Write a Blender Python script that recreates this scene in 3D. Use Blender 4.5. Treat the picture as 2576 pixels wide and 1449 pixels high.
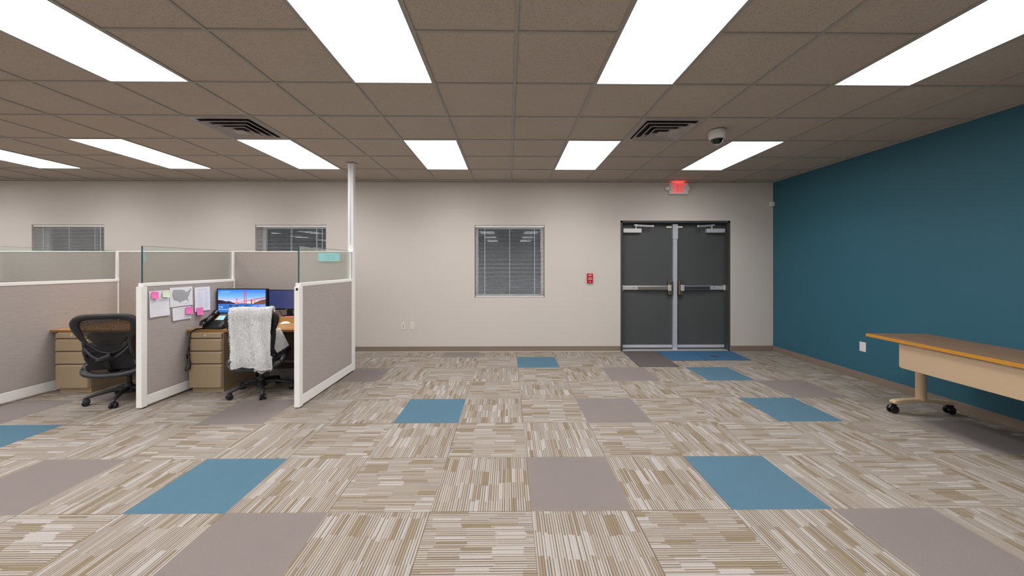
import bpy, math, random
from mathutils import Vector, Matrix
PI = math.pi
scene = bpy.context.scene
for o in list(bpy.data.objects):
    bpy.data.objects.remove(o)
COL = scene.collection

# ------------------------------------------------------------------ camera
cam_d = bpy.data.cameras.new('camera')
cam = bpy.data.objects.new('camera', cam_d); COL.objects.link(cam)
cam_d.sensor_fit = 'HORIZONTAL'; cam_d.sensor_width = 36.0
cam_d.lens = 904.02 / 2576 * 36.0
cam_d.shift_x = 0.0; cam_d.shift_y = -(724.5 - 668.98) / 2576
cam_d.clip_start = 0.05; cam_d.clip_end = 200
cam.location = (0, 0, 1.4162)
cam.rotation_euler = (PI / 2, 0, -0.0107)
scene.camera = cam

# ------------------------------------------------------------------ world, exposure
world = bpy.data.worlds.new('night'); scene.world = world; world.use_nodes = True
bg = world.node_tree.nodes['Background']
bg.inputs[0].default_value = (0.010, 0.012, 0.016, 1); bg.inputs[1].default_value = 1.0
vs = scene.view_settings
vs.view_transform = 'Standard'; vs.look = 'None'; vs.gamma = 1.0; vs.use_curve_mapping = False
vs.exposure = 0.34
PANEL = 4.8      # radiance of the ceiling light diffusers
LAMP_W = 9.5    # power of the area light added below each diffuser to throw more light down
LAMP_SPREAD = math.radians(138)

# ------------------------------------------------------------------ materials
def srgb(r, g, b):
    f = lambda c: c / 12.92 if c <= .04045 else ((c + .055) / 1.055) ** 2.4
    return (f(r / 255), f(g / 255), f(b / 255), 1)
class NT:
    def __init__(s, m): s.t = m.node_tree; s.n = s.t.nodes; s.l = s.t.links
    def new(s, typ, **kw):
        n = s.n.new(typ)
        for k, v in kw.items(): setattr(n, k, v)
        return n
    def link(s, a, b): s.l.new(a, b)
    def math(s, op, a, b=None, c=None):
        n = s.new('ShaderNodeMath', operation=op)
        for i, v in enumerate((a, b, c)):
            if v is None: continue
            if isinstance(v, (int, float)): n.inputs[i].default_value = v
            else: s.link(v, n.inputs[i])
        return n.outputs[0]
    def mix(s, fac, a, b):
        n = s.new('ShaderNodeMix', data_type='RGBA')
        if isinstance(fac, (int, float)): n.inputs[0].default_value = fac
        else: s.link(fac, n.inputs[0])
        for i, v in ((6, a), (7, b)):
            if isinstance(v, tuple): n.inputs[i].default_value = v
            else: s.link(v, n.inputs[i])
        return n.outputs[2]
    def noise(s, scale, vec=None, detail=2.0, rough=.5):
        n = s.new('ShaderNodeTexNoise'); n.inputs['Scale'].default_value = scale
        n.inputs['Detail'].default_value = detail; n.inputs['Roughness'].default_value = rough
        if vec is not None: s.link(vec, n.inputs['Vector'])
        return n.outputs['Fac']
    def maprange(s, v, a, b, c, d):
        n = s.new('ShaderNodeMapRange'); s.link(v, n.inputs[0])
        for i, q in enumerate((a, b, c, d)): n.inputs[1 + i].default_value = q
        return n.outputs[0]
    def bump(s, h, strength, dist=.002):
        n = s.new('ShaderNodeBump'); n.inputs['Strength'].default_value = strength; n.inputs['Distance'].default_value = dist
        s.link(h, n.inputs['Height']); s.link(n.outputs[0], s.n['Principled BSDF'].inputs['Normal'])
def base(name, col=(.5, .5, .5, 1), rough=.5, metal=0.0, spec=.5, noise=None, bump=None):
    """principled material; noise = (scale, amount) varies the colour, bump = (scale, strength)"""
    m = bpy.data.materials.new(name); m.use_nodes = True
    t = NT(m); b = t.n['Principled BSDF']
    b.inputs['Base Color'].default_value = col; b.inputs['Roughness'].default_value = rough
    b.inputs['Metallic'].default_value = metal; b.inputs['Specular IOR Level'].default_value = spec
    if noise or bump:
        tc = t.new('ShaderNodeTexCoord').outputs['Object']
    if noise:
        f = t.noise(noise[0], tc, 3)
        lo = tuple(c * (1 - noise[1]) for c in col[:3]) + (1,); hi = tuple(min(1, c * (1 + noise[1])) for c in col[:3]) + (1,)
        t.link(t.mix(f, lo, hi), b.inputs['Base Color'])
    if bump: t.bump(t.noise(bump[0], tc, 3), bump[1])
    return m
def emit(name, col, strength=1.0):
    m = bpy.data.materials.new(name); m.use_nodes = True
    b = m.node_tree.nodes['Principled BSDF']
    b.inputs['Base Color'].default_value = (.02, .02, .02, 1)
    b.inputs['Emission Color'].default_value = col; b.inputs['Emission Strength'].default_value = strength
    b.inputs['Roughness'].default_value = .35
    return m

M = {}
M['wall'] = base('painted greige wall', srgb(208, 201, 193), .75, noise=(1.6, .012), bump=(220, .12))
M['teal'] = base('teal painted wall', srgb(46, 100, 118), .6, noise=(1.2, .03), bump=(220, .15))
M['grid'] = base('ceiling grid metal', srgb(158, 153, 146), .6)
M['base'] = base('rubber wall base', srgb(132, 118, 105), .55, noise=(8, .05))
M['white_metal'] = base('white trim metal', srgb(242, 240, 236), .4)
M['lamp_frame'] = base('lamp frame', srgb(190, 188, 186), .4)
M['diffuser'] = emit('lit diffuser', (1, .988, 1.0, 1), PANEL)
M['vent'] = base('vent enamel', srgb(168, 160, 158), .45)
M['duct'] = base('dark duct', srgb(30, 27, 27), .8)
M['black'] = base('black plastic', srgb(24, 24, 26), .45, bump=(300, .1))
M['black_frame'] = base('dark chair plastic', srgb(40, 40, 43), .42, bump=(400, .1))
M['black_gloss'] = base('gloss black', srgb(14, 14, 16), .15)
M['door'] = base('dark grey door paint', srgb(78, 80, 80), .45, noise=(3, .03), bump=(120, .05))
M['door_frame'] = base('dark door frame paint', srgb(66, 68, 68), .45, noise=(4, .03))
M['alu'] = base('aluminium', srgb(205, 207, 214), .42, .35)
M['steel'] = base('satin steel', srgb(226, 224, 220), .32, .55)
M['bronze'] = base('bronze latch', srgb(160, 140, 124), .25, .9)
M['pad'] = base('push pad', srgb(160, 150, 144), .35, .7)
M['pad_dark'] = base('dark push pad', srgb(66, 68, 72), .45, .4)
M['ivory'] = base('ivory plastic', srgb(226, 222, 206), .4)
M['white'] = base('white plastic', srgb(228, 228, 228), .35)
M['red'] = base('red alarm plastic', srgb(190, 30, 38), .4)
M['red_light'] = emit('lit red letters', (1, .012, .012, 1), 1.5)
M['red_slot'] = emit('red light slot', (1, .03, .03, 1), 14)
M['paper'] = base('paper', srgb(236, 236, 240), .8, noise=(20, .02))
M['ink'] = base('ink', srgb(150, 152, 158), .8)
M['ink_light'] = base('light ink', srgb(196, 198, 202), .8)
M['map_grey'] = base('map print', srgb(172, 173, 175), .8, noise=(60, .12))
M['pink'] = base('pink sticky note', srgb(246, 120, 190), .7)
M['pale_green'] = base('pale sticky note', srgb(226, 232, 208), .7)
M['cyan'] = base('cyan card', srgb(122, 232, 238), .7)
M['cyan_ink'] = base('card ink', srgb(88, 186, 196), .7)
M['tan'] = base('tan enamel', srgb(162, 142, 114), .42, bump=(500, .05))
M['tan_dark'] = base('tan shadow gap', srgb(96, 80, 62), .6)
M['tan_table'] = base('tan table metal', srgb(196, 170, 140), .45, bump=(500, .04))
M['fur'] = base('white fur', srgb(250, 250, 250), .95, noise=(30, .03))
M['fur_tip'] = base('grey fur tips', srgb(176, 174, 172), .95)
M['wood_dark'] = base('dark laminate panel', srgb(88, 62, 44), .5, noise=(6, .15))
M['grey_box'] = base('grey plastic', srgb(112, 108, 106), .6, noise=(8, .08))
M['light_wood'] = base('light wood', srgb(198, 158, 88), .5, noise=(12, .1))
M['mat_blue'] = base('blue mat', srgb(50, 94, 128), .95, noise=(300, .22), bump=(400, .5))
M['stain'] = base('mat stain', srgb(52, 66, 78), .95, noise=(100, .2))
M['seal'] = base('vinyl seal', srgb(205, 196, 180), .6)
M['screen_off'] = emit('idle screen', srgb(52, 60, 110), .75)
M['glass_edge'] = base('green glass edge', srgb(38, 92, 88), .2)

def fabric(name, col, sc=(3, 3, 260)):
    m = base(name, col, .9, spec=.2); t = NT(m); b = t.n['Principled BSDF']
    tc = t.new('ShaderNodeTexCoord').outputs['Object']
    mp = t.new('ShaderNodeMapping'); mp.inputs['Scale'].default_value = sc; t.link(tc, mp.inputs[0])
    f = t.noise(1.0, mp.outputs[0], 4, .7)
    f2 = t.noise(500, tc, 2)
    f = t.math('ADD', t.math('MULTIPLY', f, .75), t.math('MULTIPLY', f2, .25))
    f = t.maprange(f, .3, .7, 0, 1)
    lo = tuple(c * .84 for c in col[:3]) + (1,); hi = tuple(min(1, c * 1.14) for c in col[:3]) + (1,)
    t.link(t.mix(f, lo, hi), b.inputs['Base Color']); t.bump(f, .25, .001)
    return m
M['fabric'] = fabric('partition fabric', srgb(175, 166, 160), (14, 14, 300))

def plain_carpet(name, col):
    m = base(name, col, 1.0, spec=.1); t = NT(m); b = t.n['Principled BSDF']
    tc = t.new('ShaderNodeTexCoord').outputs['Object']
    f = t.maprange(t.noise(260, tc, 3, .7), .32, .68, 0, 1)
    f2 = t.noise(3.0, tc, 2)
    f = t.math('ADD', t.math('MULTIPLY', f, .8), t.math('MULTIPLY', f2, .2))
    lo = tuple(c * .80 for c in col[:3]) + (1,); hi = tuple(min(1, c * 1.17) for c in col[:3]) + (1,)
    c = t.mix(f, lo, hi)
    spk = t.maprange(t.noise(150, tc, 2, .6), .70, .74, 0, .45)
    t.link(t.mix(spk, c, tuple(q * .55 for q in col[:3]) + (1,)), b.inputs['Base Color'])
    t.bump(f, .6, .002)
    return m
M['mauve'] = plain_carpet('mauve carpet', srgb(128, 119, 115))
M['blue'] = plain_carpet('blue carpet', srgb(83, 113, 129))
M['charcoal'] = plain_carpet('charcoal mat', srgb(96, 90, 88))

TILE = .585; TX = .1353; TY = 2.0743
def striped(name, vertical):
    m = base(name, (.5, .5, .5, 1), 1.0, spec=.1); t = NT(m); b = t.n['Principled BSDF']
    tc = t.new('ShaderNodeTexCoord').outputs['Object']
    sp = t.new('ShaderNodeSeparateXYZ'); t.link(tc, sp.inputs[0])
    X = t.math('DIVIDE', t.math('SUBTRACT', sp.outputs[0], TX), TILE)
    Y = t.math('DIVIDE', t.math('SUBTRACT', sp.outputs[1], TY), TILE)
    cx, cy = t.math('FLOOR', X), t.math('FLOOR', Y)
    fx, fy = t.math('FRACT', X), t.math('FRACT', Y)
    u, v = (fx, fy) if vertical else (fy, fx)      # u across the ribs, v along them
    N = 42                                         # rib pairs across a tile: a wide cream rib and a narrow darker one
    ru = t.math('MULTIPLY', u, N); rib = t.math('FLOOR', ru); fr = t.math('FRACT', ru)
    tid = t.math('ADD', t.math('MULTIPLY', cx, 17.31), t.math('MULTIPLY', cy, 7.77))
    def rnd(a, bb, c):
        cv = t.new('ShaderNodeCombineXYZ')
        for i, q in enumerate((a, bb, c)):
            if isinstance(q, (int, float)): cv.inputs[i].default_value = q
            else: t.link(q, cv.inputs[i])
        w = t.new('ShaderNodeTexWhiteNoise', noise_dimensions='3D'); t.link(cv.outputs[0], w.inputs[0]); return w.outputs[0]
    # blocks a few ribs wide change yarn at nearly aligned places along the tile
    blk = t.math('FLOOR', t.math('MULTIPLY', t.math('ADD', rib, t.math('MULTIPLY', rnd(t.math('FLOOR', t.math('MULTIPLY', rib, .25)), tid, 2.2), 2)), .42))
    jit = t.math('MULTIPLY', rnd(rib, tid, 3.3), .07)
    seg = t.math('FLOOR', t.math('ADD', t.math('ADD', t.math('MULTIPLY', v, 3.7), t.math('MULTIPLY', rnd(blk, tid, 8.8), .35)), t.math('ADD', jit, rnd(tid, 4.4, 6.6))))
    rb = rnd(blk, seg, tid); rr = rnd(rib, seg, t.math('ADD', tid, 31.7))
    def ramp(v_, stops):
        n = t.new('ShaderNodeValToRGB'); n.color_ramp.interpolation = 'CONSTANT'; el = n.color_ramp.elements
        el[0].position = 0; el[0].color = stops[0][1]; el[1].position = stops[1][0]; el[1].color = stops[1][1]
        for p, c in stops[2:]: e = el.new(p); e.color = c
        t.link(v_, n.inputs[0]); return n.outputs[0]
    wide = ramp(t.math('ADD', t.math('MULTIPLY', rb, .72), t.math('MULTIPLY', rr, .28)), [(0, srgb(131, 119, 99)), (.15, srgb(141, 130, 115)), (.25, srgb(160, 153, 146)), (.52, srgb(168, 163, 156)), (.80, srgb(174, 169, 166))])
    narrow = ramp(t.math('ADD', t.math('MULTIPLY', rb, .45), t.math('MULTIPLY', rr, .55)), [(0, srgb(113, 99, 79)), (.30, srgb(123, 111, 92)), (.50, srgb(105, 95, 84)), (.66, srgb(139, 130, 119)), (.80, srgb(168, 164, 159))])
    isn = t.math('GREATER_THAN', fr, t.math('ADD', .50, t.math('MULTIPLY', rnd(rib, tid, 1.9), .14)))
    c = t.mix(isn, wide, narrow)
    edge = t.maprange(fr, .90, .97, 0, 1)
    val = t.math('MULTIPLY', edge, t.maprange(rnd(rib, seg, t.math('ADD', tid, 5.1)), 0, 1, .3, 1.0))
    c = t.mix(val, c, srgb(100, 88, 76))
    # yarn grain
    mp = t.new('ShaderNodeMapping'); mp.inputs['Scale'].default_value = (400, 150, 1) if vertical else (150, 400, 1)
    t.link(tc, mp.inputs[0])
    g = t.maprange(t.noise(1.0, mp.outputs[0], 2, .6), .3, .7, 0, 1)
    c = t.mix(t.math('MULTIPLY', t.math('SUBTRACT', 1, g), .38), c, srgb(126, 110, 92))
    # tile seam
    ex = t.math('MINIMUM', t.math('MINIMUM', fx, t.math('SUBTRACT', 1, fx)), t.math('MINIMUM', fy, t.math('SUBTRACT', 1, fy)))
    seam = t.maprange(ex, .002, .006, .55, 0)
    c = t.mix(seam, c, srgb(96, 84, 72))
    t.link(c, b.inputs['Base Color'])
    h = t.math('ADD', t.math('MULTIPLY', t.math('SUBTRACT', 1, val), .7), t.math('MULTIPLY', g, .3))
    t.bump(h, .5, .0025)
    return m
M['carpet_v'] = striped('ribbed carpet along room', True)
M['carpet_h'] = striped('ribbed carpet across room', False)

def ceiling_mat():
    m = base('mineral fibre tile', srgb(163, 153, 141), .95, spec=.1); t = NT(m); b = t.n['Principled BSDF']
    tc = t.new('ShaderNodeTexCoord').outputs['Object']
    v = t.new('ShaderNodeTexVoronoi'); v.inputs['Scale'].default_value = 125; t.link(tc, v.inputs['Vector'])
    dots = t.maprange(v.outputs['Distance'], .15, .27, 1, 0)
    keep = t.maprange(t.noise(55, tc, 1), .44, .48, 0, 1)
    mp = t.new('ShaderNodeMapping'); mp.inputs['Location'].default_value = (3.1, 1.7, 0); t.link(tc, mp.inputs[0])
    v2 = t.new('ShaderNodeTexVoronoi'); v2.inputs['Scale'].default_value = 240; t.link(mp.outputs[0], v2.inputs['Vector'])
    d2 = t.math('MULTIPLY', t.maprange(v2.outputs['Distance'], .12, .24, .6, 0), t.maprange(t.noise(80, mp.outputs[0], 1), .40, .45, 0, 1))
    d = t.math('MAXIMUM', t.math('MULTIPLY', dots, keep), d2)
    n = t.noise(2.2, tc, 3)
    c0 = t.mix(n, srgb(178, 166, 154), srgb(186, 175, 163))
    t.link(t.mix(t.math('MULTIPLY', d, .85), c0, srgb(92, 84, 74)), b.inputs['Base Color'])
    t.bump(t.math('SUBTRACT', 1, d), .5, .002)
    return m
M['ceiling'] = ceiling_mat()

def wood(name, c1, c2, axis, scale=1.0):
    m = base(name, c1, .38); t = NT(m); b = t.n['Principled BSDF']
    tc = t.new('ShaderNodeTexCoord').outputs['Object']
    mp = t.new('ShaderNodeMapping')
    s = [34 * scale] * 3; s[axis] = 1.6 * scale; mp.inputs['Scale'].default_value = s
    t.link(tc, mp.inputs[0])
    f = t.maprange(t.noise(1, mp.outputs[0], 5, .65), .3, .7, 0, 1)
    t.link(t.mix(f, c1, c2), b.inputs['Base Color'])
    return m
M['desk_wood'] = wood('oak laminate desk', srgb(156, 112, 58), srgb(196, 148, 86), 0)
M['desk_edge'] = wood('oak desk edge', srgb(118, 84, 44), srgb(150, 110, 62), 0)
M['table_wood'] = wood('brown oak table top', srgb(112, 84, 58), srgb(146, 114, 84), 1)
M['table_edge'] = base('honey edge band', srgb(196, 138, 48), .4, noise=(20, .06))

def glass_mat(name, tint, gloss=1.0):
    m = bpy.data.materials.new(name); m.use_nodes = True; t = NT(m)
    for n in list(t.n):
        if n.type != 'OUTPUT_MATERIAL': t.n.remove(n)
    out = [n for n in t.n if n.type == 'OUTPUT_MATERIAL'][0]
    tr = t.new('ShaderNodeBsdfTransparent'); tr.inputs[0].default_value = tint
    gl = t.new('ShaderNodeBsdfGlossy'); gl.inputs['Roughness'].default_value = .01; gl.inputs[0].default_value = (1, 1, 1, 1)
    fr = t.new('ShaderNodeFresnel'); fr.inputs[0].default_value = 1.5
    k = t.math('MULTIPLY', fr.outputs[0], gloss)
    mx = t.new('ShaderNodeMixShader'); t.link(k, mx.inputs[0]); t.link(tr.outputs[0], mx.inputs[1]); t.link(gl.outputs[0], mx.inputs[2])
    t.link(mx.outputs[0], out.inputs[0])
    return m
M['glass'] = glass_mat('partition glass', (.958, .990, .980, 1), .55)
M['window_glass'] = glass_mat('window glass', (.8, .85, .85, 1), .9)
def mesh_mat():
    m = bpy.data.materials.new('woven seat mesh'); m.use_nodes = True; t = NT(m)
    out = [n for n in t.n if n.type == 'OUTPUT_MATERIAL'][0]; b = t.n['Principled BSDF']
    b.inputs['Base Color'].default_value = srgb(20, 17, 16); b.inputs['Roughness'].default_value = .7
    tc = t.new('ShaderNodeTexCoord').outputs['Object']
    w = t.noise(240, tc, 1)
    k = t.maprange(w, .40, .60, .76, .96)
    tr = t.new('ShaderNodeBsdfTransparent')
    mx = t.new('ShaderNodeMixShader'); t.link(k, mx.inputs[0]); t.link(tr.outputs[0], mx.inputs[1]); t.link(b.outputs[0], mx.inputs[2])
    t.link(mx.outputs[0], out.inputs[0]); return m
M['mesh'] = mesh_mat()
def screen_sky():
    m = emit('screen sky', (.2, .5, .9, 1), 1.0); t = NT(m)
    tc = t.new('ShaderNodeTexCoord').outputs['Object']; sp = t.new('ShaderNodeSeparateXYZ'); t.link(tc, sp.inputs[0])
    r = t.new('ShaderNodeValToRGB'); t.link(t.maprange(sp.outputs[2], .255, .42, 0, 1), r.inputs[0])
    el = r.color_ramp.elements; el[0].color = srgb(232, 205, 235); el[1].color = srgb(38, 116, 228); e = el.new(.5); e.color = srgb(110, 176, 246)
    t.link(r.outputs[0], t.n['Principled BSDF'].inputs['Emission Color']); return m
M['s_sky'] = screen_sky()
M['s_sea'] = emit('screen sea', srgb(34, 104, 186), 1.0)
M['s_sea2'] = emit('screen foam', srgb(120, 150, 220), 1.0)
M['s_hill'] = emit('screen hills', srgb(30, 18, 48), 1.0)
M['s_brown'] = emit('screen cliff', srgb(110, 66, 48), 1.0)
M['s_red'] = emit('screen bridge', srgb(196, 52, 60), 1.0)
M['s_orange'] = emit('screen glow', srgb(255, 140, 60), 1.0)
M['s_white'] = emit('screen text', srgb(240, 245, 255), 1.0)
M['s_teal'] = emit('phone display', srgb(150, 205, 210), 1.0)
M['s_ltext'] = emit('screen faint text', srgb(130, 190, 245), 1.0)

# ------------------------------------------------------------------ mesh builder
class B:
    def __init__(s): s.v = []; s.f = []; s.m = []; s.mi = 0; s.T = None
    def add(s, vs, fs, mi=None):
        o = len(s.v)
        for p in vs:
            p = Vector(p)
            if s.T is not None: p = s.T @ p
            s.v.append(tuple(p))
        for f in fs: s.f.append([o + i for i in f]); s.m.append(s.mi if mi is None else mi)
        return s
    def box(s, x0, x1, y0, y1, z0, z1, mi=None):
        vs = [(x, y, z) for z in (z0, z1) for y in (y0, y1) for x in (x0, x1)]
        return s.add(vs, [(0, 2, 3, 1), (4, 5, 7, 6), (0, 1, 5, 4), (2, 6, 7, 3), (0, 4, 6, 2), (1, 3, 7, 5)], mi)
    def quad(s, a, b, c, d, mi=None): return s.add([a, b, c, d], [(0, 1, 2, 3)], mi)
    def cbox(s, x0, x1, y0, y1, z0, z1, c, mi=None):
        """box with chamfered vertical-plane edges on its front (y0) face"""
        vs = [(x0, y1, z0), (x1, y1, z0), (x1, y1, z1), (x0, y1, z1), (x0, y0 + c, z0), (x1, y0 + c, z0), (x1, y0 + c, z1), (x0, y0 + c, z1),
              (x0 + c, y0, z0 + c), (x1 - c, y0, z0 + c), (x1 - c, y0, z1 - c), (x0 + c, y0, z1 - c)]
        return s.add(vs, [(0, 3, 2, 1), (4, 5, 1, 0), (5, 6, 2, 1), (6, 7, 3, 2), (7, 4, 0, 3), (8, 9, 5, 4), (9, 10, 6, 5), (10, 11, 7, 6), (11, 8, 4, 7), (8, 11, 10, 9)], mi)
    def prism(s, pts, axis, a, b, mi=None):
        """pts: outline in the two other axes (in order), extruded from a to b along axis"""
        def mk(p, w):
            q = list(p); q.insert(axis, w); return tuple(q)
        n = len(pts); vs = [mk(p, a) for p in pts] + [mk(p, b) for p in pts]
        fs = [tuple(range(n))[::-1], tuple(range(n, 2 * n))] + [(i, (i + 1) % n, n + (i + 1) % n, n + i) for i in range(n)]
        return s.add(vs, fs, mi)
    def tube(s, pts, r, n=8, closed=False, flat=None, cap=True, mi=None):
        """r: radius or list; flat=(axis vector, factor) squashes the section along that vector"""
        P = [Vector(p) for p in pts]; k = len(P)
        R = r if isinstance(r, (list, tuple)) else [r] * k
        vs = []; up = None
        for i, p in enumerate(P):
            if closed: d = P[(i + 1) % k] - P[i - 1]
            else: d = P[min(i + 1, k - 1)] - P[max(i - 1, 0)]
            d = d.normalized()
            if up is None:
                up = Vector((0, 0, 1)) if abs(d.z) < .9 else Vector((1, 0, 0))
            a = (up - d * up.dot(d))
            if a.length < 1e-6: a = d.orthogonal()
            a.normalize(); up = a; b = d.cross(a)
            for j in range(n):
                t = 2 * PI * j / n; o = (a * math.cos(t) + b * math.sin(t)) * R[i]
                if flat: fa = Vector(flat[0]).normalized(); o = o - fa * o.dot(fa) * (1 - flat[1])
                vs.append(p + o)
        fs = []
        for i in range(k if closed else k - 1):
            for j in range(n):
                i2 = (i + 1) % k; fs.append((i * n + j, i * n + (j + 1) % n, i2 * n + (j + 1) % n, i2 * n + j))
        if cap and not closed: fs += [tuple(range(n))[::-1], tuple(range((k - 1) * n, k * n))]
        return s.add(vs, fs, mi)
    def cyl(s, a, b, r, r2=None, n=20, mi=None): return s.tube([a, b], [r, r if r2 is None else r2], n, mi=mi)
    def lathe(s, prof, c=(0, 0, 0), n=28, mi=None):
        vs = []; fs = []; k = len(prof)
        for r, z in prof:
            for j in range(n):
                t = 2 * PI * j / n; vs.append((c[0] + r * math.cos(t), c[1] + r * math.sin(t), c[2] + z))
        for i in range(k - 1):
            for j in range(n): fs.append((i * n + j, i * n + (j + 1) % n, (i + 1) * n + (j + 1) % n, (i + 1) * n + j))
        fs += [tuple(range(n))[::-1], tuple(range((k - 1) * n, k * n))]
        return s.add(vs, fs, mi)
    def grid(s, fn, nu, nv, mi=None):
        vs = [fn(i / nu, j / nv) for j in range(nv + 1) for i in range(nu + 1)]; w = nu + 1
        return s.add(vs, [(j * w + i, j * w + i + 1, (j + 1) * w + i + 1, (j + 1) * w + i) for j in range(nv) for i in range(nu)], mi)
    def text(s, txt, size, origin, xdir, ydir, mi=None, depth=0.0, align='LEFT', sx=1.0, offset=0.0):
        c = bpy.data.curves.new('lettering', 'FONT'); c.body = txt; c.size = size; c.align_x = align; c.extrude = depth; c.offset = offset; c.resolution_u = 3
        o = bpy.data.objects.new('lettering', c); COL.objects.link(o)
        me = bpy.data.meshes.new_from_object(o.evaluated_get(bpy.context.evaluated_depsgraph_get()))
        xd, yd = Vector(xdir), Vector(ydir); nd = xd.cross(yd); og = Vector(origin)
        s.add([og + xd * v.co.x * sx + yd * v.co.y + nd * v.co.z for v in me.vertices], [tuple(p.vertices) for p in me.polygons], mi)
        bpy.data.objects.remove(o); bpy.data.curves.remove(c); bpy.data.meshes.remove(me); return s
    def build(s, name, mats, parent=None, loc=None, smooth=None, bevel=0, subsurf=0, normals=True):
        me = bpy.data.meshes.new(name); me.from_pydata(s.v, [], s.f)
        if not isinstance(mats, (list, tuple)): mats = [mats]
        for m in mats: me.materials.append(m)
        me.polygons.foreach_set('material_index', s.m)
        if normals:
            import bmesh
            bm = bmesh.new(); bm.from_mesh(me); bmesh.ops.recalc_face_normals(bm, faces=bm.faces); bm.to_mesh(me); bm.free()
        if smooth is not None:
            me.shade_smooth(); me.set_sharp_from_angle(angle=math.radians(smooth))
        me.update()
        o = bpy.data.objects.new(name, me); COL.objects.link(o)
        if parent: o.parent = parent
        if loc: o.location = loc
        if bevel:
            md = o.modifiers.new('bevel', 'BEVEL'); md.width = bevel; md.segments = 2; md.limit_method = 'ANGLE'; md.angle_limit = math.radians(40)
        if subsurf:
            md = o.modifiers.new('subsurf', 'SUBSURF'); md.levels = md.render_levels = subsurf
        return o
def tag(o, label=None, cat=None, group=None, kind=None):
    if label: o['label'] = label
    if cat: o['category'] = cat
    if group: o['group'] = group
    if kind: o['kind'] = kind
    return o
def thing(name, label, cat, loc=(0, 0, 0), rotz=0, group=None):
    o = bpy.data.objects.new(name, None); COL.objects.link(o); o.location = loc; o.rotation_euler = (0, 0, rotz); o.empty_display_size = .1
    return tag(o, label, cat, group)
def copy_tree(o, parent=None):
    c = o.copy(); COL.objects.link(c)
    if parent: c.parent = parent
    for ch in list(o.children): copy_tree(ch, c)
    return c
def struct(o, label, cat): return tag(o, label, cat, kind='structure')

# ------------------------------------------------------------------ room shell
CEIL = 2.8031; YW = 5.946; XR = 4.417; XL = -11.6; YB = -9.2; DEEP = .26
SQ = .6096; GX = .0489; GY = 2.1357
SPECIAL = {(-1, -3): 'mauve', (-1, 3): 'mauve', (0, 0): 'mauve', (0, -6): 'mauve', (0, 2): 'blue', (0, -4): 'blue', (1, -8): 'blue', (1, 6): 'mauve',
           (2, -2): 'blue', (2, 4): 'blue', (2, 1): 'mauve', (2, -5): 'mauve', (2, -9): 'mauve', (3, 5): 'mauve', (3, -8): 'mauve',
           (4, 2): 'mauve', (4, -4): 'mauve', (4, 4): 'blue', (5, 0): 'blue', (6, -2): 'mauve'}
b = B(); mats = [M['carpet_v'], M['carpet_h'], M['mauve'], M['blue']]
cs = range(math.floor((XL - TX) / TILE), math.ceil((XR - TX) / TILE)); rs = range(math.floor((YB - TY) / TILE), math.ceil((YW - TY) / TILE))
for r in rs:
    for c in cs:
        x0, x1 = max(XL, TX + c * TILE), min(XR, TX + (c + 1) * TILE); y0, y1 = max(YB, TY + r * TILE), min(YW, TY + (r + 1) * TILE)
        if x1 <= x0 or y1 <= y0: continue
        k = SPECIAL.get((r, c))
        mi = {'mauve': 2, 'blue': 3}[k] if k else (0 if (c + r + 1) % 2 == 0 else 1)
        if not k and r < -2 and (c * 3 + r * 5) % 11 == 0: mi = 2
        elif not k and r < -2 and (c * 4 + r * 3) % 13 == 0: mi = 3
        b.quad((x0, y0, 0), (x1, y0, 0), (x1, y1, 0), (x0, y1, 0), mi)
b.box(XL, XR, YB, YW, -.12, -.001, 1)
struct(b.build('floor', mats, normals=False), 'carpet tile floor, ribbed beige squares with scattered plain blue and mauve ones', 'floor')

b = B().box(XL - .1, XR + .1, YB - .1, YW + .1, CEIL + .007, CEIL + .12)
ceil = struct(b.build('ceiling', M['ceiling']), 'suspended ceiling of speckled mineral tiles', 'ceiling')
b = B()
i = math.ceil((XL - GX) / SQ)
while GX + i * SQ < XR: x = GX + i * SQ; b.box(x - .0105, x + .0105, YB, YW, CEIL, CEIL + .008); i += 1
j = math.ceil((YB - GY) / SQ)
while GY + j * SQ < YW:
    y = GY + j * SQ
    if j % 4 == 0:      # this row of cross tees runs through the middle of the lights: stop at each fixture
        i = -18
        while GX + (i + 1) * SQ < XR:
            lit = (i + 17) % 3 == 0 and -17 <= i <= 4
            if not lit: b.box(max(XL, GX + i * SQ), min(XR, GX + (i + 1) * SQ), y - .0105, y + .0105, CEIL + .0007, CEIL + .008)
            i += 1
        b.box(GX + i * SQ, XR, y - .0105, y + .0105, CEIL + .0007, CEIL + .008)
    else: b.box(XL, XR, y - .0105, y + .0105, CEIL + .0007, CEIL + .008)
    j += 1
b.box(XR - .022, XR, YB, YW, CEIL - .001, CEIL + .008); b.box(XL, XR, YW - .022, YW, CEIL - .001, CEIL + .008)
b.build('ceiling_grid', M['grid'], ceil)

WIN = [(-7.771, -6.605), (-4.154, -2.998), (-.554, .604)]; WZ0, WZ1 = .893, 2.09
DX0, DX1, DZ1 = 1.865, 3.699, 2.169
holes = [(a, c, WZ0, WZ1) for a, c in WIN] + [(DX0, DX1, 0, DZ1)]
b = B()
xs = sorted({XL, XR} | {h[0] for h in holes} | {h[1] for h in holes}); zs = sorted({0, CEIL + .05, WZ0, WZ1, DZ1})
for x0, x1 in zip(xs, xs[1:]):
    for z0, z1 in zip(zs, zs[1:]):
        mx, mz = (x0 + x1) / 2, (z0 + z1) / 2
        if any(h[0] < mx < h[1] and h[2] < mz < h[3] for h in holes): continue
        b.quad((x0, YW, z0), (x1, YW, z0), (x1, YW, z1), (x0, YW, z1)); b.quad((x0, YW + DEEP, z0), (x0, YW + DEEP, z1), (x1, YW + DEEP, z1), (x1, YW + DEEP, z0))
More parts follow.
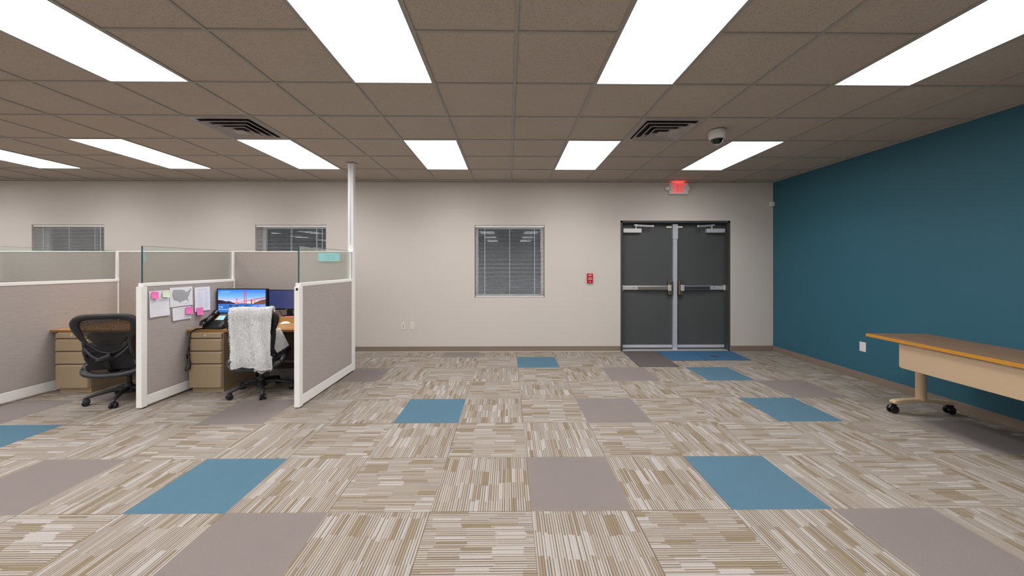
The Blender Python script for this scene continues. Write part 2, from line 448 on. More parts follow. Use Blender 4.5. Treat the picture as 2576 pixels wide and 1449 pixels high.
for a, c, z0, z1 in holes:
    y0, y1 = YW, YW + DEEP
    b.quad((a, y0, z0), (a, y0, z1), (a, y1, z1), (a, y1, z0)); b.quad((c, y0, z0), (c, y1, z0), (c, y1, z1), (c, y0, z1))
    b.quad((a, y0, z1), (c, y0, z1), (c, y1, z1), (a, y1, z1)); b.quad((a, y0, z0), (a, y1, z0), (c, y1, z0), (c, y0, z0))
struct(b.build('wall_back', M['wall'], normals=False), 'light greige painted wall with windows and double doors', 'wall')
struct(B().box(XR, XR + .12, YB, YW, 0, CEIL + .05).build('wall_right', M['teal']), 'deep teal accent wall on the right', 'wall')
struct(B().box(XL - .12, XL, YB, YW, 0, CEIL + .05).build('wall_left', M['wall']), 'greige wall beyond the cubicles', 'wall')
struct(B().box(XL - .12, XR + .12, YB - .12, YB, 0, CEIL + .05).build('wall_front', M['wall']), 'greige wall behind the viewpoint', 'wall')

BH = .088
def baseboard(name, x0, x1, y0, y1, label):
    bb = B().box(x0, x1, y0, y1, 0, BH)
    struct(bb.build(name, M['base'], bevel=.003), label, 'baseboard')
bb = B().box(XL, DX0 - .002, YW - .012, YW, 0, BH).box(DX1 + .002, XR - .013, YW - .012, YW, 0, BH)
struct(bb.build('baseboard_back', M['base'], bevel=.003), 'brown rubber wall base along the back wall', 'baseboard')
baseboard('baseboard_right', XR - .012, XR, YB, YW, 'brown rubber wall base along the teal wall')
baseboard('baseboard_left', XL, XL + .012, YB, YW, 'brown rubber wall base at the far left')
struct(B().box(XL, DX0, YW - .024, YW - .012, 0, .006).build('trim_4', M['seal']), 'thin pale carpet edge strip under the wall base', 'trim')

# ------------------------------------------------------------------ windows and blinds
def window(n, x0, x1, desc):
    y = YW + .19; w = .044
    fr = B().box(x0, x0 + w, y - .01, y + .05, WZ0, WZ1).box(x1 - w, x1, y - .01, y + .05, WZ0, WZ1).box(x0 + w, x1 - w, y - .01, y + .05, WZ0, WZ0 + w).box(x0 + w, x1 - w, y - .01, y + .05, WZ1 - w, WZ1)
    root = struct(thing('window_%d' % n, None, None, ((x0 + x1) / 2, y, WZ0)), desc, 'window')
    cx = (x0 + x1) / 2; fr.v = [(a - cx, q - y, z - WZ0) for a, q, z in fr.v]
    fr.build('window_frame', M['white_metal'], root, bevel=.003)
    h = (x1 - x0) / 2 - w
    B().box(-h, h, .012, .018, w, WZ1 - WZ0 - w).build('window_pane', M['window_glass'], root)
window(1, WIN[0][0], WIN[0][1], 'recessed window at the far left above the cubicles')
window(2, WIN[1][0], WIN[1][1], 'recessed window behind the middle cubicle')
window(3, WIN[2][0], WIN[2][1], 'recessed square window in the middle of the back wall')

def blind(x0, x1, label, slat_tilt):
    W = x1 - x0 - .012; H = WZ1 - WZ0
    root = thing('window_blind', label, 'blind', ((x0 + x1) / 2, YW + .03, WZ0), group='mini blinds on the back wall')
    B().box(-W / 2, W / 2, -.016, .016, H - .034, H - .002).build('headrail', M['white'], root, bevel=.002)
    s = B(); z = H - .055; hw = W / 2 - .004; c, sn = math.cos(slat_tilt) * .0125, math.sin(slat_tilt) * .0125
    while z > .03:
        for a, bq, up in ((-1, 0, .0018), (0, 1, .0018)):
            p0 = (a * c, a * sn + (.0018 if a == 0 else 0)); p1 = (bq * c, bq * sn + (.0018 if bq == 0 else 0))
            s.add([(-hw, p0[0], z + p0[1]), (hw, p0[0], z + p0[1]), (hw, p1[0], z + p1[1]), (-hw, p1[0], z + p1[1]),
                   (-hw, p0[0], z + p0[1] - .0008), (hw, p0[0], z + p0[1] - .0008), (hw, p1[0], z + p1[1] - .0008), (-hw, p1[0], z + p1[1] - .0008)],
                  [(0, 1, 2, 3), (7, 6, 5, 4), (0, 4, 5, 1), (3, 2, 6, 7), (0, 3, 7, 4), (1, 5, 6, 2)])
        z -= .0222
    s.build('slats', M['slat'], root, normals=False)
    B().box(-hw, hw, -.012, .012, .006, .022).build('bottom_rail', M['white'], root, bevel=.002)
    for x in (-W / 2 + .16, 0, W / 2 - .16):
        B().box(x - .0022, x + .0022, -.0150, -.0138, .02, H - .034).box(x - .0022, x + .0022, .0138, .0150, .02, H - .034).build('ladder_cord', M['white'], root)
    B().cyl((W / 2 - .058, -.024, H - .04), (W / 2 - .058, -.024, H - .40), .003, n=8).build('tilt_wand', M['white'], root)
    B().lathe([(.004, .03), (.009, .015), (.008, 0), (.003, -.004)], (W / 2 - .058, -.024, H - .44), 10).build('cord_tassel', M['ivory'], root, smooth=40)
    return root
M['slat'] = base('white blind slat', srgb(236, 238, 242), .5)
blind(*WIN[0], 'white mini blind at the far left, seen over the left cubicle', -.50)
blind(*WIN[1], 'white mini blind behind the middle cubicle next to the pole', .14)
blind(*WIN[2], 'full white mini blind on the square window between outlets and fire alarm', .14)

# ------------------------------------------------------------------ doors
YD = YW + .10
fr = B()
fr.box(DX0, DX0 + .035, YW - .002, YD + .05, 0, DZ1).box(DX1 - .035, DX1, YW - .002, YD + .05, 0, DZ1).box(DX0, DX1, YW - .002, YD + .05, DZ1 - .035, DZ1)
fr.box(DX0 + .035, DX0 + .05, YD - .012, YD + .05, 0, DZ1 - .035).box(DX1 - .05, DX1 - .035, YD - .03, YD + .05, 0, DZ1 - .035).box(DX0 + .035, DX1 - .035, YD - .012, YD + .05, DZ1 - .05, DZ1 - .035)
struct(fr.build('trim_1', M['door_frame'], bevel=.003), 'dark grey steel frame around the double doors', 'door frame')
MXc = 2.805
mu = B().box(MXc - .033, MXc + .033, YD - .045, YD + .02, 0, DZ1 - .05).box(MXc - .042, MXc + .042, YD - .055, YD + .02, DZ1 - .30, DZ1 - .05)
struct(mu.build('trim_2', M['alu'], bevel=.003), 'grey metal mullion post between the two doors', 'mullion')
th = B().box(DX0 + .036, DX1 - .036, YW + .0, YD + .05, 0, .014)
struct(th.build('trim_3', M['steel'], bevel=.003), 'metal threshold under the double doors', 'threshold')

def door(n, x0, x1, side, desc):
    """side = +1 when the mullion is on the right of this leaf"""
    W = x1 - x0; H = DZ1 - .056 - .02
    r = struct(thing('door_%d' % n, None, None, (x0, YD, .018)), desc, 'door')
    B().box(0, W, 0, .045, 0, H).build('door_leaf', M['door'], r, bevel=.002)
    B().box(.004, W - .004, -.012, 0, .022, .068).build('door_sweep', M['alu'], r, bevel=.002)
    mx = (lambda x: x) if side > 0 else (lambda x: W - x)
    def bx(bb, a, c, *q, mi=None): bb.box(min(mx(a), mx(c)), max(mx(a), mx(c)), *q, mi); return bb
    zb = 1.030
    pb = B()
    bx(pb, .012, W - .05, -.038, -.004, zb - .033, zb + .033); bx(pb, .0, .022, -.05, -.001, zb - .045, zb + .045)
    bar = pb.build('push_bar', M['steel'], r, bevel=.004)
    tp = bx(B(), .27, W - .085, -.062, -.038, zb - .026, zb + .026); tp.build('touch_pad', M['pad'] if side > 0 else M['pad_dark'], bar, bevel=.004)
    cp = B(); bx(cp, W - .088, W - .012, -.068, 0, zb - .115, zb + .115); lc = cp.build('latch_case', M['bronze'], bar, bevel=.010)
    lb = B(); bx(lb, W - .10, W - .045, -.088, -.060, zb - .05, zb + .05); lb.build('latch_cover', M['steel'], bar, bevel=.008)
    sc = B(); sc.cyl((mx(.20), -.0385, zb), (mx(.20), -.040, zb), .009, n=12); sc.build('dogging_hole', M['black'], bar)
    cl = B(); bx(cl, .018, .325, -.065, -.001, 1.955, 2.025); body = cl.build('closer_body', M['white'] if side > 0 else M['alu'], r, bevel=.006)
    am = B(); am.tube([(mx(.235), -.045, 2.022), (mx(.235), -.045, 2.062)], .012, 10)
    am.tube([(mx(.225), -.045, 2.066), (mx(.50), -.11, 2.054)], .009, 6); am.tube([(mx(.50), -.11, 2.062), (mx(.22), -.06, 2.085)], .008, 6)
    am.tube([(mx(.50), -.11, 2.045), (mx(.50), -.11, 2.075)], .013, 10); bx(am, .20, .25, -.075, -.03, 2.070, 2.092)
    am.build('closer_arm', M['steel'], body, smooth=40)
    mg = B(); bx(mg, W - .10, W - .012, -.022, 0, 2.038, 2.068); mg.build('door_contact', M['ivory'], r, bevel=.002)
    for z in (.25, 1.05, 1.85):
        B().cyl((mx(-.004), -.008, z - .055), (mx(-.004), -.008, z + .055), .008, n=10).build('hinge', M['door_frame'], r)
door(1, DX0 + .042, MXc - .036, 1, 'left dark grey door leaf with push bar')
door(2, MXc + .036, DX1 - .042, -1, 'right dark grey door leaf with push bar')

# ------------------------------------------------------------------ ceiling lights
def light(i, j, label, group=None, name='ceiling_light'):
    r = thing(name, label, 'ceiling light', (GX + (i + .5) * SQ, GY + (j + 1) * SQ, CEIL), group=group)
    a, c = SQ / 2 - .012, SQ - .012
    f = B().box(-a, a, -c, -c + .006, -.001, .006).box(-a, a, c - .006, c, -.001, .006).box(-a, -a + .006, -c + .006, c - .006, -.001, .006).box(a - .006, a, -c + .006, c - .006, -.001, .006)
    f.build('light_frame', M['lamp_frame'], r)
    B().box(-a + .006, a - .006, -c + .006, c - .006, .0015, .006).build('diffuser', M['diffuser'], r)
    ld = bpy.data.lights.get('panel_lamp')
    if ld is None:
        ld = bpy.data.lights.new('panel_lamp', 'AREA'); ld.shape = 'RECTANGLE'; ld.size = 2 * a - .02; ld.size_y = 2 * c - .02
        ld.energy = LAMP_W; ld.spread = LAMP_SPREAD; ld.color = (1.0, .988, 1.0)
    lo = bpy.data.objects.new('panel_lamp', ld); COL.objects.link(lo); lo.parent = r; lo.location = (0, 0, -.0005)
    return r
LG = 'recessed two by four ceiling lights'
near = {-5: 'large lit ceiling panel at the upper left corner', -2: 'large lit ceiling panel left of centre, nearest row', 1: 'large lit ceiling panel right of centre, nearest row', 4: 'large lit ceiling panel at the upper right, nearest row'}
far = {-11: 'lit ceiling panel cut by the left edge, far row', -8: 'long slanting lit ceiling panel second from left, far row', -5: 'lit ceiling panel touching the left air vent', -2: 'lit ceiling panel above between pole and square window, far row',
       1: 'lit ceiling panel above and left of the doors, far row', 4: 'lit ceiling panel beside the dome camera, far row'}
rows = [(3, far), (-1, near), (-5, {}), (-9, {}), (-13, {}), (-17, {})]
first = None
for j, names in rows:
    for i in (-17, -14, -11, -8, -5, -2, 1, 4):
        lab = names.get(i)
        if lab is None: lab = 'lit ceiling panel out of view, %s row behind the viewpoint, %s' % ({3: 'far', -1: 'near', -5: 'first', -9: 'second', -13: 'third', -17: 'fourth'}[j], {-17: 'outermost left column', -14: 'second column from the left', -11: 'third column from the left', -8: 'fourth column from the left', -5: 'fifth column from the left', -2: 'column left of centre', 1: 'column right of centre', 4: 'column beside the teal wall'}[i])
        if j > -2: lab = lab.replace(' behind the viewpoint', '')
        if first is None: first = light(i, j, lab, LG); o = first
        else:
            o = copy_tree(first); o.location = (GX + (i + .5) * SQ, GY + (j + 1) * SQ, CEIL); o['label'] = lab

# ------------------------------------------------------------------ air vents
def vent(i, j, label):
    r = thing('air_vent', label, 'air vent', (GX + (i + .5) * SQ, GY + (j + .5) * SQ, CEIL), group='square ceiling air diffusers')
    h = SQ / 2 - .012
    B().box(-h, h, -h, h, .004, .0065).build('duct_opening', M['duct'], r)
    def ring(bb, o, z0, i_, z1, th=.004):
        vs = []
        for q, z in ((o, z0), (i_, z1), (o, z0 + th), (i_, z1 + th)):
            vs += [(-q, -q, z), (q, -q, z), (q, q, z), (-q, q, z)]
        fs = []
        for k in range(4):
            n = (k + 1) % 4
            fs += [(k, n, 4 + n, 4 + k), (8 + k, 12 + k, 12 + n, 8 + n), (k, 8 + k, 8 + n, n), (4 + k, 4 + n, 12 + n, 12 + k)]
        bb.add(vs, fs)
    f = B(); ring(f, h, -.002, h - .045, -.003, .006); f.build('vent_frame', M['vent'], r)
    for o, z in ((h - .055, -.026), (h - .115, -.032), (h - .172, -.036)):
        q = B(); ring(q, o, z, o - .045, z + .036, .002); ring(q, o + .008, z - .001, o - .002, z - .001, .003); q.build('louvre_cone', M['vent'], r)
    B().box(-.055, .055, -.055, .055, -.038, -.034).build('centre_plate', M['vent'], r)
    return r
vent(-5, 2, 'square louvred air vent on the left, beside a lit panel')
vent(2, 2, 'square louvred air vent on the right, near the dome camera')

# ------------------------------------------------------------------ dome camera, exit sign, wall devices
r = thing('dome_camera', 'white dome security camera hanging under the ceiling', 'security camera', (2.14, 3.66, CEIL))
B().lathe([(.070, 0), (.078, -.012), (.079, -.055), (.074, -.078), (.062, -.088), (.05, -.09)], n=36).build('camera_housing', M['white'], r, smooth=35)
B().lathe([(.056, -.086)] + [(.056 * math.cos(t), -.090 - .052 * math.sin(t)) for t in [k * PI / 2 / 8 for k in range(8)]] + [(.002, -.142)], n=32).build('dome', M['black_gloss'], r, smooth=60)
B().lathe([(.062, -.082), (.064, -.09), (.058, -.093), (.055, -.086)], n=36).build('dome_ring', M['steel'], r, smooth=60)
B().lathe([(.020, -.14), (.022, -.146), (.012, -.150)], (0, 0, 0), 20).build('lens', M['steel'], r, smooth=60)

r = thing('exit_sign', 'lit red EXIT sign with two lamp heads above the doors', 'exit sign', (2.812, YW, 2.600))
B().box(-.155, .155, -.062, 0, 0, .186).build('sign_housing', M['white'], r, bevel=.006)
B().box(-.09, .09, -.050, -.012, .186, .188).build('light_slot', M['red_slot'], r)
zl, zh, lw, yf, yb = .024, .166, .0145, -.0645, -.0618
q = B().box(-.100, -.100 + lw, yf, yb, zl, zh)
for z in (zl, (zl + zh - lw) / 2, zh - lw): q.box(-.100 + lw, -.062, yf, yb, z, z + lw)
q.prism([(-.050, zl), (-.034, zl), (-.004, zh), (-.020, zh)], 1, yf, yb).prism([(-.020, zl), (-.004, zl), (-.034, zh), (-.050, zh)], 1, yf - .0003, yb)
q.box(.012, .012 + lw, yf, yb, zl, zh).box(.036, .100, yf, yb, zh - lw, zh).box(.068 - lw / 2, .068 + lw / 2, yf, yb, zl, zh - lw)
q.build('exit_letters', M['red_light'], r, normals=False)
for sx in (-1, 1):
    B().lathe([(.012, -.02), (.036, -.014), (.040, .0), (.036, .004), (.03, .006)], n=22).build('lamp_head', M['white'], r, smooth=40)
    h = [c for c in bpy.data.objects if c.name.startswith('lamp_head')][-1]
    h.location = (sx * .180, -.050, .100); h.rotation_euler = (PI / 2, 0, sx * .25)
    q = B().lathe([(.028, .0055), (.026, .009), (.010, .012)], n=20).build('lamp_lens', M['steel'], h, smooth=50)

r = thing('fire_alarm_pull', 'red fire alarm pull station on the wall left of the doors', 'fire alarm', (1.3525, YW, 1.133))
B().box(-.0495, .0495, -.028, 0, 0, .158).build('alarm_body', M['red'], r, bevel=.004)
B().box(-.038, .038, -.036, -.028, .042, .108).build('pull_handle', M['red'], r, bevel=.004)
B().text('FIRE', .028, (0, -.0288, .120), (1, 0, 0), (0, 0, 1), depth=.0005, align='CENTER', offset=.0006).build('fire_lettering', M['white'], r, normals=False)
q = B().text('PULL', .022, (0, -.0368, .078), (1, 0, 0), (0, 0, 1), depth=.0005, align='CENTER', offset=.0004).text('DOWN', .020, (0, -.0368, .056), (1, 0, 0), (0, 0, 1), depth=.0005, align='CENTER', offset=.0004)
q.build('pull_lettering', M['white'], r, normals=False)
B().cyl((0, -.029, .022), (0, -.0275, .022), .009, n=16).build('key_lock', M['white'], r)

def plate(bb, w=.07, h=.116): bb.box(-w / 2, w / 2, -.006, 0, -h / 2, h / 2)
r = thing('wall_outlet', 'white data outlet plate, left of the pair on the back wall', 'wall outlet', (-1.73, YW, .426))
q = B(); plate(q); q.build('cover_plate', M['ivory'], r, bevel=.003)
B().box(-.007, .007, -.0075, -.006, .006, .018).box(-.007, .007, -.0075, -.006, -.024, -.012).build('jack', M['black'], r)
r = thing('wall_outlet', 'white power outlet plate, right of the pair on the back wall', 'wall outlet', (-1.579, YW, .429))
q = B(); plate(q, .074, .12); q.build('cover_plate', M['ivory'], r, bevel=.003)
q = B()
for z in (.024, -.024): q.lathe([(.017, 0), (.016, .001)], (0, 0, 0), 20)
q = B().box(-.016, .016, -.008, -.006, .010, .040).box(-.016, .016, -.008, -.006, -.040, -.010); rc = q.build('receptacle', M['ivory'], r, bevel=.004)
q = B()
for z in (.027, -.023):
    q.box(-.008, -.006, -.0086, -.008, z - .002, z + .006).box(.006, .008, -.0086, -.008, z - .002, z + .006).box(-.002, .002, -.0086, -.008, z - .010, z - .006)
q.build('slot', M['black'], rc)
r = thing('wall_outlet', 'white cover plate on the teal wall near the table', 'wall outlet', (XR, 4.427, .410), -PI / 2)
q = B(); plate(q, .08, .118); q.build('cover_plate', M['white'], r, bevel=.003)
B().cyl((0, -.0063, .042), (0, -.0055, .042), .003, n=8).cyl((0, -.0063, -.042), (0, -.0055, -.042), .003, n=8).build('screw', M['alu'], r)
r = thing('motion_sensor', 'small white sensor box high in the corner by the teal wall', 'sensor', (4.382, YW, 2.405))
B().box(-.032, .032, -.045, 0, 0, .078).build('sensor_body', M['white'], r, bevel=.006)
B().box(-.02, .02, -.047, -.045, .012, .045).build('sensor_lens', M['ivory'], r, bevel=.001)

# ------------------------------------------------------------------ mats by the door
def mat(name, poly, m, label, group=None):
    return tag(B().prism(poly, 2, .0005, .007).build(name, m, bevel=.002), label, 'floor mat', group)
mat('floor_mat', [(1.84, 5.018), (2.405, 5.018), (2.44, 5.93), (1.885, 5.93)], M['charcoal'], 'charcoal entrance mat in front of the left door leaf')
mat('floor_mat', [(2.432, 5.342), (2.996, 5.342), (3.03, 5.93), (2.452, 5.93)], M['mat_blue'], 'clean blue entrance mat square beside the charcoal mat', 'blue entrance mat squares')
o = mat('floor_mat', [(3.002, 5.342), (3.641, 5.342), (3.69, 5.93), (3.036, 5.93)], M['mat_blue'], 'stained blue entrance mat square nearest the teal wall', 'blue entrance mat squares')
random.seed(4)
st = B(); n = 22; st.add([(3.215 + .065 * math.cos(2 * PI * k / n) * random.uniform(.7, 1.1), 5.56 + .07 * math.sin(2 * PI * k / n) * random.uniform(.7, 1.1), .0073) for k in range(n)], [tuple(range(n))])
st.build('stain', M['stain'], o, normals=False)

# ------------------------------------------------------------------ cubicle partitions
PZ = 1.222; CAP = 1.245; PT = 1.613; YF = 3.582; YP = 4.80
def side_panel(x1, label, glabel, square=False):
    """low fabric panel running away from the viewer; x1 = its right face"""
    T = .055; L = YP - YF
    r = thing('partition_panel', label, 'cubicle partition', (x1 - T / 2, YF, 0), group='low cubicle side panels')
    h = T / 2
    B().box(-h, h, 0, .058, .012, 1.210).build('end_post', M['white_metal'], r, bevel=.004)
    if square: B().box(-.010, .012, -.0008, .001, 1.172, 1.196).build('post_plug', M['black'], r)
    B().box(-h + .002, h - .002, .058, L, .022, .122).build('base_rail', M['white_metal'], r, bevel=.003)
    B().box(-h + .004, h - .004, .060, L - .022, .124, PZ - .012).build('fabric_panel', M['fabric'], r, bevel=.003)
    B().box(-h + .003, h - .003, L - .022, L, .122, PZ - .012).build('far_stile', M['white_metal'], r, bevel=.002)
    B().box(-h, h, .020, L, PZ - .012, CAP).build('top_cap', M['white_metal'], r, bevel=.004)
    for y in (.05, L - .08): B().cyl((0, y, 0), (0, y, .03), .014, n=12).build('levelling_foot', M['black'], r)
    g = thing('glass_screen', glabel, 'glass screen', (x1 - T / 2, YF, CAP), group='glass screens on the side panels')
    B().box(-.005, .005, .036, L - .03, 0, PT - CAP + .001).build('glass_pane', M['glass'], g)
    e = B().box(-.0055, .0055, .030, .0362, 0, PT - CAP + .002); e.build('glass_front_edge', M['glass_edge'], g)
    B().box(-.0052, .0052, .0362, L - .03, PT - CAP + .001, PT - CAP + .0025).build('glass_top_edge', M['glass_edge'], g)
    B().box(-.010, .010, L - .018, L - .002, 0, PT - CAP - .004).build('glass_channel', M['white_metal'], g, bevel=.002)
    return r
XP = [-6.69, -5.130, -3.615, -2.066]
side_panel(XP[0], 'grey fabric partition at the left edge of the picture, mostly out of view', 'glass screen at the left edge of the picture')
side_panel(XP[1], 'grey fabric partition on the left of the empty mesh chair', 'glass screen on the leftmost full partition')
side_panel(XP[2], 'grey fabric partition with papers pinned to it, between the two desks', 'glass screen above the pinned papers')
side_panel(XP[3], 'grey fabric partition with a black square on its post, right end of the cubicles', 'glass screen in front of the cyan name card', square=True)
def back_panel(x0, x1, label):
    r = thing('partition_panel', label, 'cubicle partition', ((x0 + x1) / 2, YP + .002, 0), group='tall cubicle back panels')
    w = (x1 - x0) / 2 - .001; T = .055
    B().box(-w, w, 0, T, .022, .122).build('base_rail', M['white_metal'], r, bevel=.003)
    B().box(-w + .015, w - .015, .003, T - .003, .122, PT - .014).build('fabric_panel', M['fabric'], r, bevel=.003)
    B().box(-w, w, 0, T, PT - .014, PT).build('top_cap', M['white_metal'], r, bevel=.002)
    for s in (-1, 1): B().box(min(s * w, s * (w - .015)), max(s * w, s * (w - .015)), .0, T, .122, PT - .014).build('side_stile', M['white_metal'], r, bevel=.002)
    for s in (-1, 1): B().cyl((s * (w - .1), T / 2, 0), (s * (w - .1), T / 2, .03), .014, n=12).build('levelling_foot', M['black'], r)
back_panel(-8.24, XP[0] - .03, 'tall grey back partition cut by the left edge of the picture')
back_panel(XP[0] - .03, XP[1] - .03, 'tall grey back partition beneath the far left window')
back_panel(XP[1] - .03, XP[2] - .03, 'tall grey back partition behind the empty mesh chair desk')
back_panel(XP[2] - .03, XP[3] - .0, 'tall grey back partition behind the two monitors')

r = thing('power_pole', 'square white power pole from the partition end to the ceiling', 'power pole', (-2.122, 4.893, 0))
B().box(-.036, .036, -.033, .033, 0, CEIL - .012).build('pole_tube', M['white_metal'], r, bevel=.004)
B().box(.0365, .0375, -.008, .008, .02, CEIL - .02).box(-.008, .008, -.0345, -.033, 1.7, CEIL - .02).build('pole_seam', M['alu'], r)
B().box(-.055, .055, -.05, .05, CEIL - .012, CEIL - .001).build('ceiling_flange', M['alu'], r, bevel=.002)

# name card on the back partition, seen through the glass
r = thing('name_card', 'cyan card with small printed lines on the rear partition', 'name card', (-2.37, YP + .001, 1.478))
B().box(-.140, .140, -.010, -.0085, 0, .106).build('card', M['cyan'], r)
q = B()
for z, w in ((.072, .11), (.047, .13), (.022, .12)): q.box(.02 - w / 2, .02 + w / 2, -.0103, -.010, z, z + .006)
q.build('card_print', M['cyan_ink'], r)
B().box(-.01, .01, -.0085, .0025, .085, .1).build('tape', M['cyan'], r)

# ------------------------------------------------------------------ papers pinned on the middle partition (face at x = XP[2])
PX = XP[2] + .0005
def sheet(name, y0, y1, z0, z1, tilt, label, cat, m, deco=None, curl=.006, group=None):
    """a sheet on the partition; local x runs along +Y world, local z up, faces +X"""
    r = thing(name, label, cat, (PX, (y0 + y1) / 2, (z0 + z1) / 2), 0, group); r.rotation_euler = (tilt, 0, 0)
    w, h = (y1 - y0) / 2, (z1 - z0) / 2
    def fn(u, v):
        return (.0012 + curl * (2 * u - 1) ** 2 * (1 - v) + curl * .6 * (1 - v) ** 2, -w + 2 * w * u, -h + 2 * h * v)
    q = B().grid(fn, 10, 10)
    nb = len(q.v); q.v += [(x - .0006, y, z) for x, y, z in q.v[:nb]]; q.f += [[i + nb for i in f][::-1] for f in q.f]; q.m += [0] * (len(q.f) - len(q.m))
    q.build('sheet', m, r, smooth=60, normals=False)
    if deco:
        d = B()
        for a, c, z, t in deco:      # fractions of the sheet: from a to c across, at height z, thickness t
            n = 6
            for k in range(n):
                ua, ub = a + (c - a) * k / n, a + (c - a) * (k + 1) / n
                P = [Vector(fn(ua, z)), Vector(fn(ub, z)), Vector(fn(ub, z + t)), Vector(fn(ua, z + t))]
                d.add([p + Vector((.0006, 0, 0)) for p in P], [(0, 1, 2, 3)])
        d.build('printed_lines', M['ink_light'], r, normals=False)
    return r, fn
random.seed(7)
def lines(n, z0, z1, a=.1, c=.9, t=.005):
    out = []
    for k in range(n):
        z = z0 + (z1 - z0) * k / max(1, n - 1); out.append((a, a + (c - a) * random.uniform(.75, 1), z, t))
    return out
sheet('paper_sheet', 3.655, 3.868, .893, 1.160, 0.0, 'white letter sheet with a pink and a pale note on top', 'paper', M['paper'], lines(5, .30, .62) + lines(2, .78, .84))
mr, mf = sheet('paper_map', 3.874, 4.152, .972, 1.182, 0.0, 'white sheet printed with a grey map of the United States', 'map', M['paper'], [(.62, .80, .09, .02), (.05, .09, .1, .02), (.13, .17, .1, .02), (.22, .26, .1, .02)], curl=.003)
us = [(.14, .86), (.20, .88), (.40, .87), (.52, .86), (.60, .83), (.66, .80), (.68, .72), (.72, .76), (.78, .74), (.84, .82), (.90, .90), (.94, .88), (.92, .78), (.88, .70), (.86, .62), (.84, .54), (.80, .46), (.78, .38), (.80, .26), (.83, .17), (.80, .18), (.76, .28), (.68, .30), (.60, .28), (.56, .24), (.50, .27), (.46, .16), (.40, .24), (.34, .28), (.26, .31), (.18, .34), (.13, .46), (.10, .60), (.11, .74)]
q = B(); pts = [Vector(mf(u, v)) + Vector((.0009, 0, 0)) for u, v in us]; q.add(pts, [tuple(range(len(pts)))]); q.build('printed_map', M['map_grey'], mr, normals=False)
sheet('paper_sheet', 3.905, 4.132, .822, .962, 0.0, 'small white sheet pinned below the map with a pink note on it', 'paper', M['paper'], lines(3, .5, .72) + [(.35, .7, .84, .03)], curl=.004)
tab = []
for k in range(14):
    z = .14 + k * .05; tab += [(.22, .40, z, .012), (.45, .52, z, .012), (.66, .84, z, .012)]
sheet('paper_sheet', 4.178, 4.392, .885, 1.168, 0.0, 'white sheet with a printed table, nearest the monitor', 'paper', M['paper'], tab + [(.2, .8, .88, .02)], curl=.004)
def sticky(y0, y1, z0, z1, label, m, tilt=-.12):
    r = thing('sticky_note', label, 'sticky note', (PX + .010, (y0 + y1) / 2, (z0 + z1) / 2), 0, 'sticky notes on the partition papers'); r.rotation_euler = (tilt, 0, 0)
    w, h = (y1 - y0) / 2, (z1 - z0) / 2
    q = B().grid(lambda u, v: (.014 * (1 - v) ** 2, -w + 2 * w * u, -h + 2 * h * v), 3, 6)
    nb = len(q.v); q.v += [(x - .0005, y, z) for x, y, z in q.v[:nb]]; q.f += [[i + nb for i in f][::-1] for f in q.f]; q.m += [0] * (len(q.f) - len(q.m))
    q.build('note', m, r, smooth=60, normals=False)
sticky(3.668, 3.742, 1.082, 1.152, 'pink note at the top left of the leftmost sheet', M['pink'])
sticky(3.785, 3.862, 1.086, 1.158, 'pale green note at the top right of the leftmost sheet', M['pale_green'])
sticky(4.055, 4.145, .875, .953, 'pink note overlapping the sheet below the map', M['pink'])
sticky(4.196, 4.282, .843, .930, 'pink note at the foot of the printed table sheet', M['pink'], -.05)

# ------------------------------------------------------------------ desks and pedestals
DZ = .697; DY = 4.075
def desk(x0, x1, label):
    r = thing('desk', label, 'desk', ((x0 + x1) / 2, DY, 0), group='cubicle desks'); w = (x1 - x0) / 2; D = YP - DY - .003
    B().box(-w, w, .004, D, DZ - .024, DZ).build('worktop', M['desk_wood'], r, bevel=.002)
    B().box(-w, w, 0, .004, DZ - .025, DZ - .0005).build('edge_band', M['desk_edge'], r)
    B().box(w - .03, w - .008, .12, D - .02, .0, DZ - .025).build('end_support', M['wood_dark'], r, bevel=.002)
    B().box(-w + .40, w - .035, D - .05, D - .03, .18, DZ - .025).build('modesty_panel', M['wood_dark'], r)
desk(XP[1] + .003, XP[2] - .058, 'wood topped desk behind the empty mesh chair')
desk(XP[2] + .003, XP[3] - .058, 'wood topped desk with monitors and phone')
def pedestal(x0, label):
    W = .375; D = .56; r = thing('drawer_pedestal', label, 'drawer unit', (x0, DY - .03, 0), group='tan drawer pedestals'); H = DZ - .027
    B().box(.004, W - .004, .022, D, .05, H).build('cabinet_body', M['tan'], r, bevel=.003)
    B().box(.022, W - .006, .03, D - .02, 0, .052).build('plinth', M['tan'], r)
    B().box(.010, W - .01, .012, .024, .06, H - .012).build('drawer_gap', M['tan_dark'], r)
    zt = H - .006
    for nm, hh in (('pencil_drawer', .050), ('drawer', .132), ('drawer', .132), ('file_drawer', .262)):
        z1 = zt; z0 = zt - hh
        q = B()
        if nm == 'pencil_drawer': q.box(.006, W - .014, 0, .020, z0, z1)
        else:
            q.add([(.006, .02, z0), (W - .006, .02, z0), (W - .006, .02, z1), (.006, .02, z1), (.006, 0, z0), (W - .02, 0, z0), (W - .02, 0, z1 - .022), (.006, 0, z1 - .022), (.012, .016, z1), (W - .008, .016, z1)],
                  [(0, 3, 2, 1), (4, 5, 6, 7), (0, 1, 5, 4), (0, 4, 7, 8, 3), (7, 6, 9, 8), (8, 9, 2, 3), (5, 1, 2, 9, 6)])
        d = q.build(nm, M['tan'], r, bevel=.0015)
        if nm == 'pencil_drawer': B().cyl((W / 2, -.004, (z0 + z1) / 2), (W / 2, .002, (z0 + z1) / 2), .010, n=16).box(W / 2 - .002, W / 2 + .008, -.010, -.003, (z0 + z1) / 2 - .002, (z0 + z1) / 2 + .014).build('lock', M['steel'], d, smooth=40)
        zt = z0 - .010
    return r
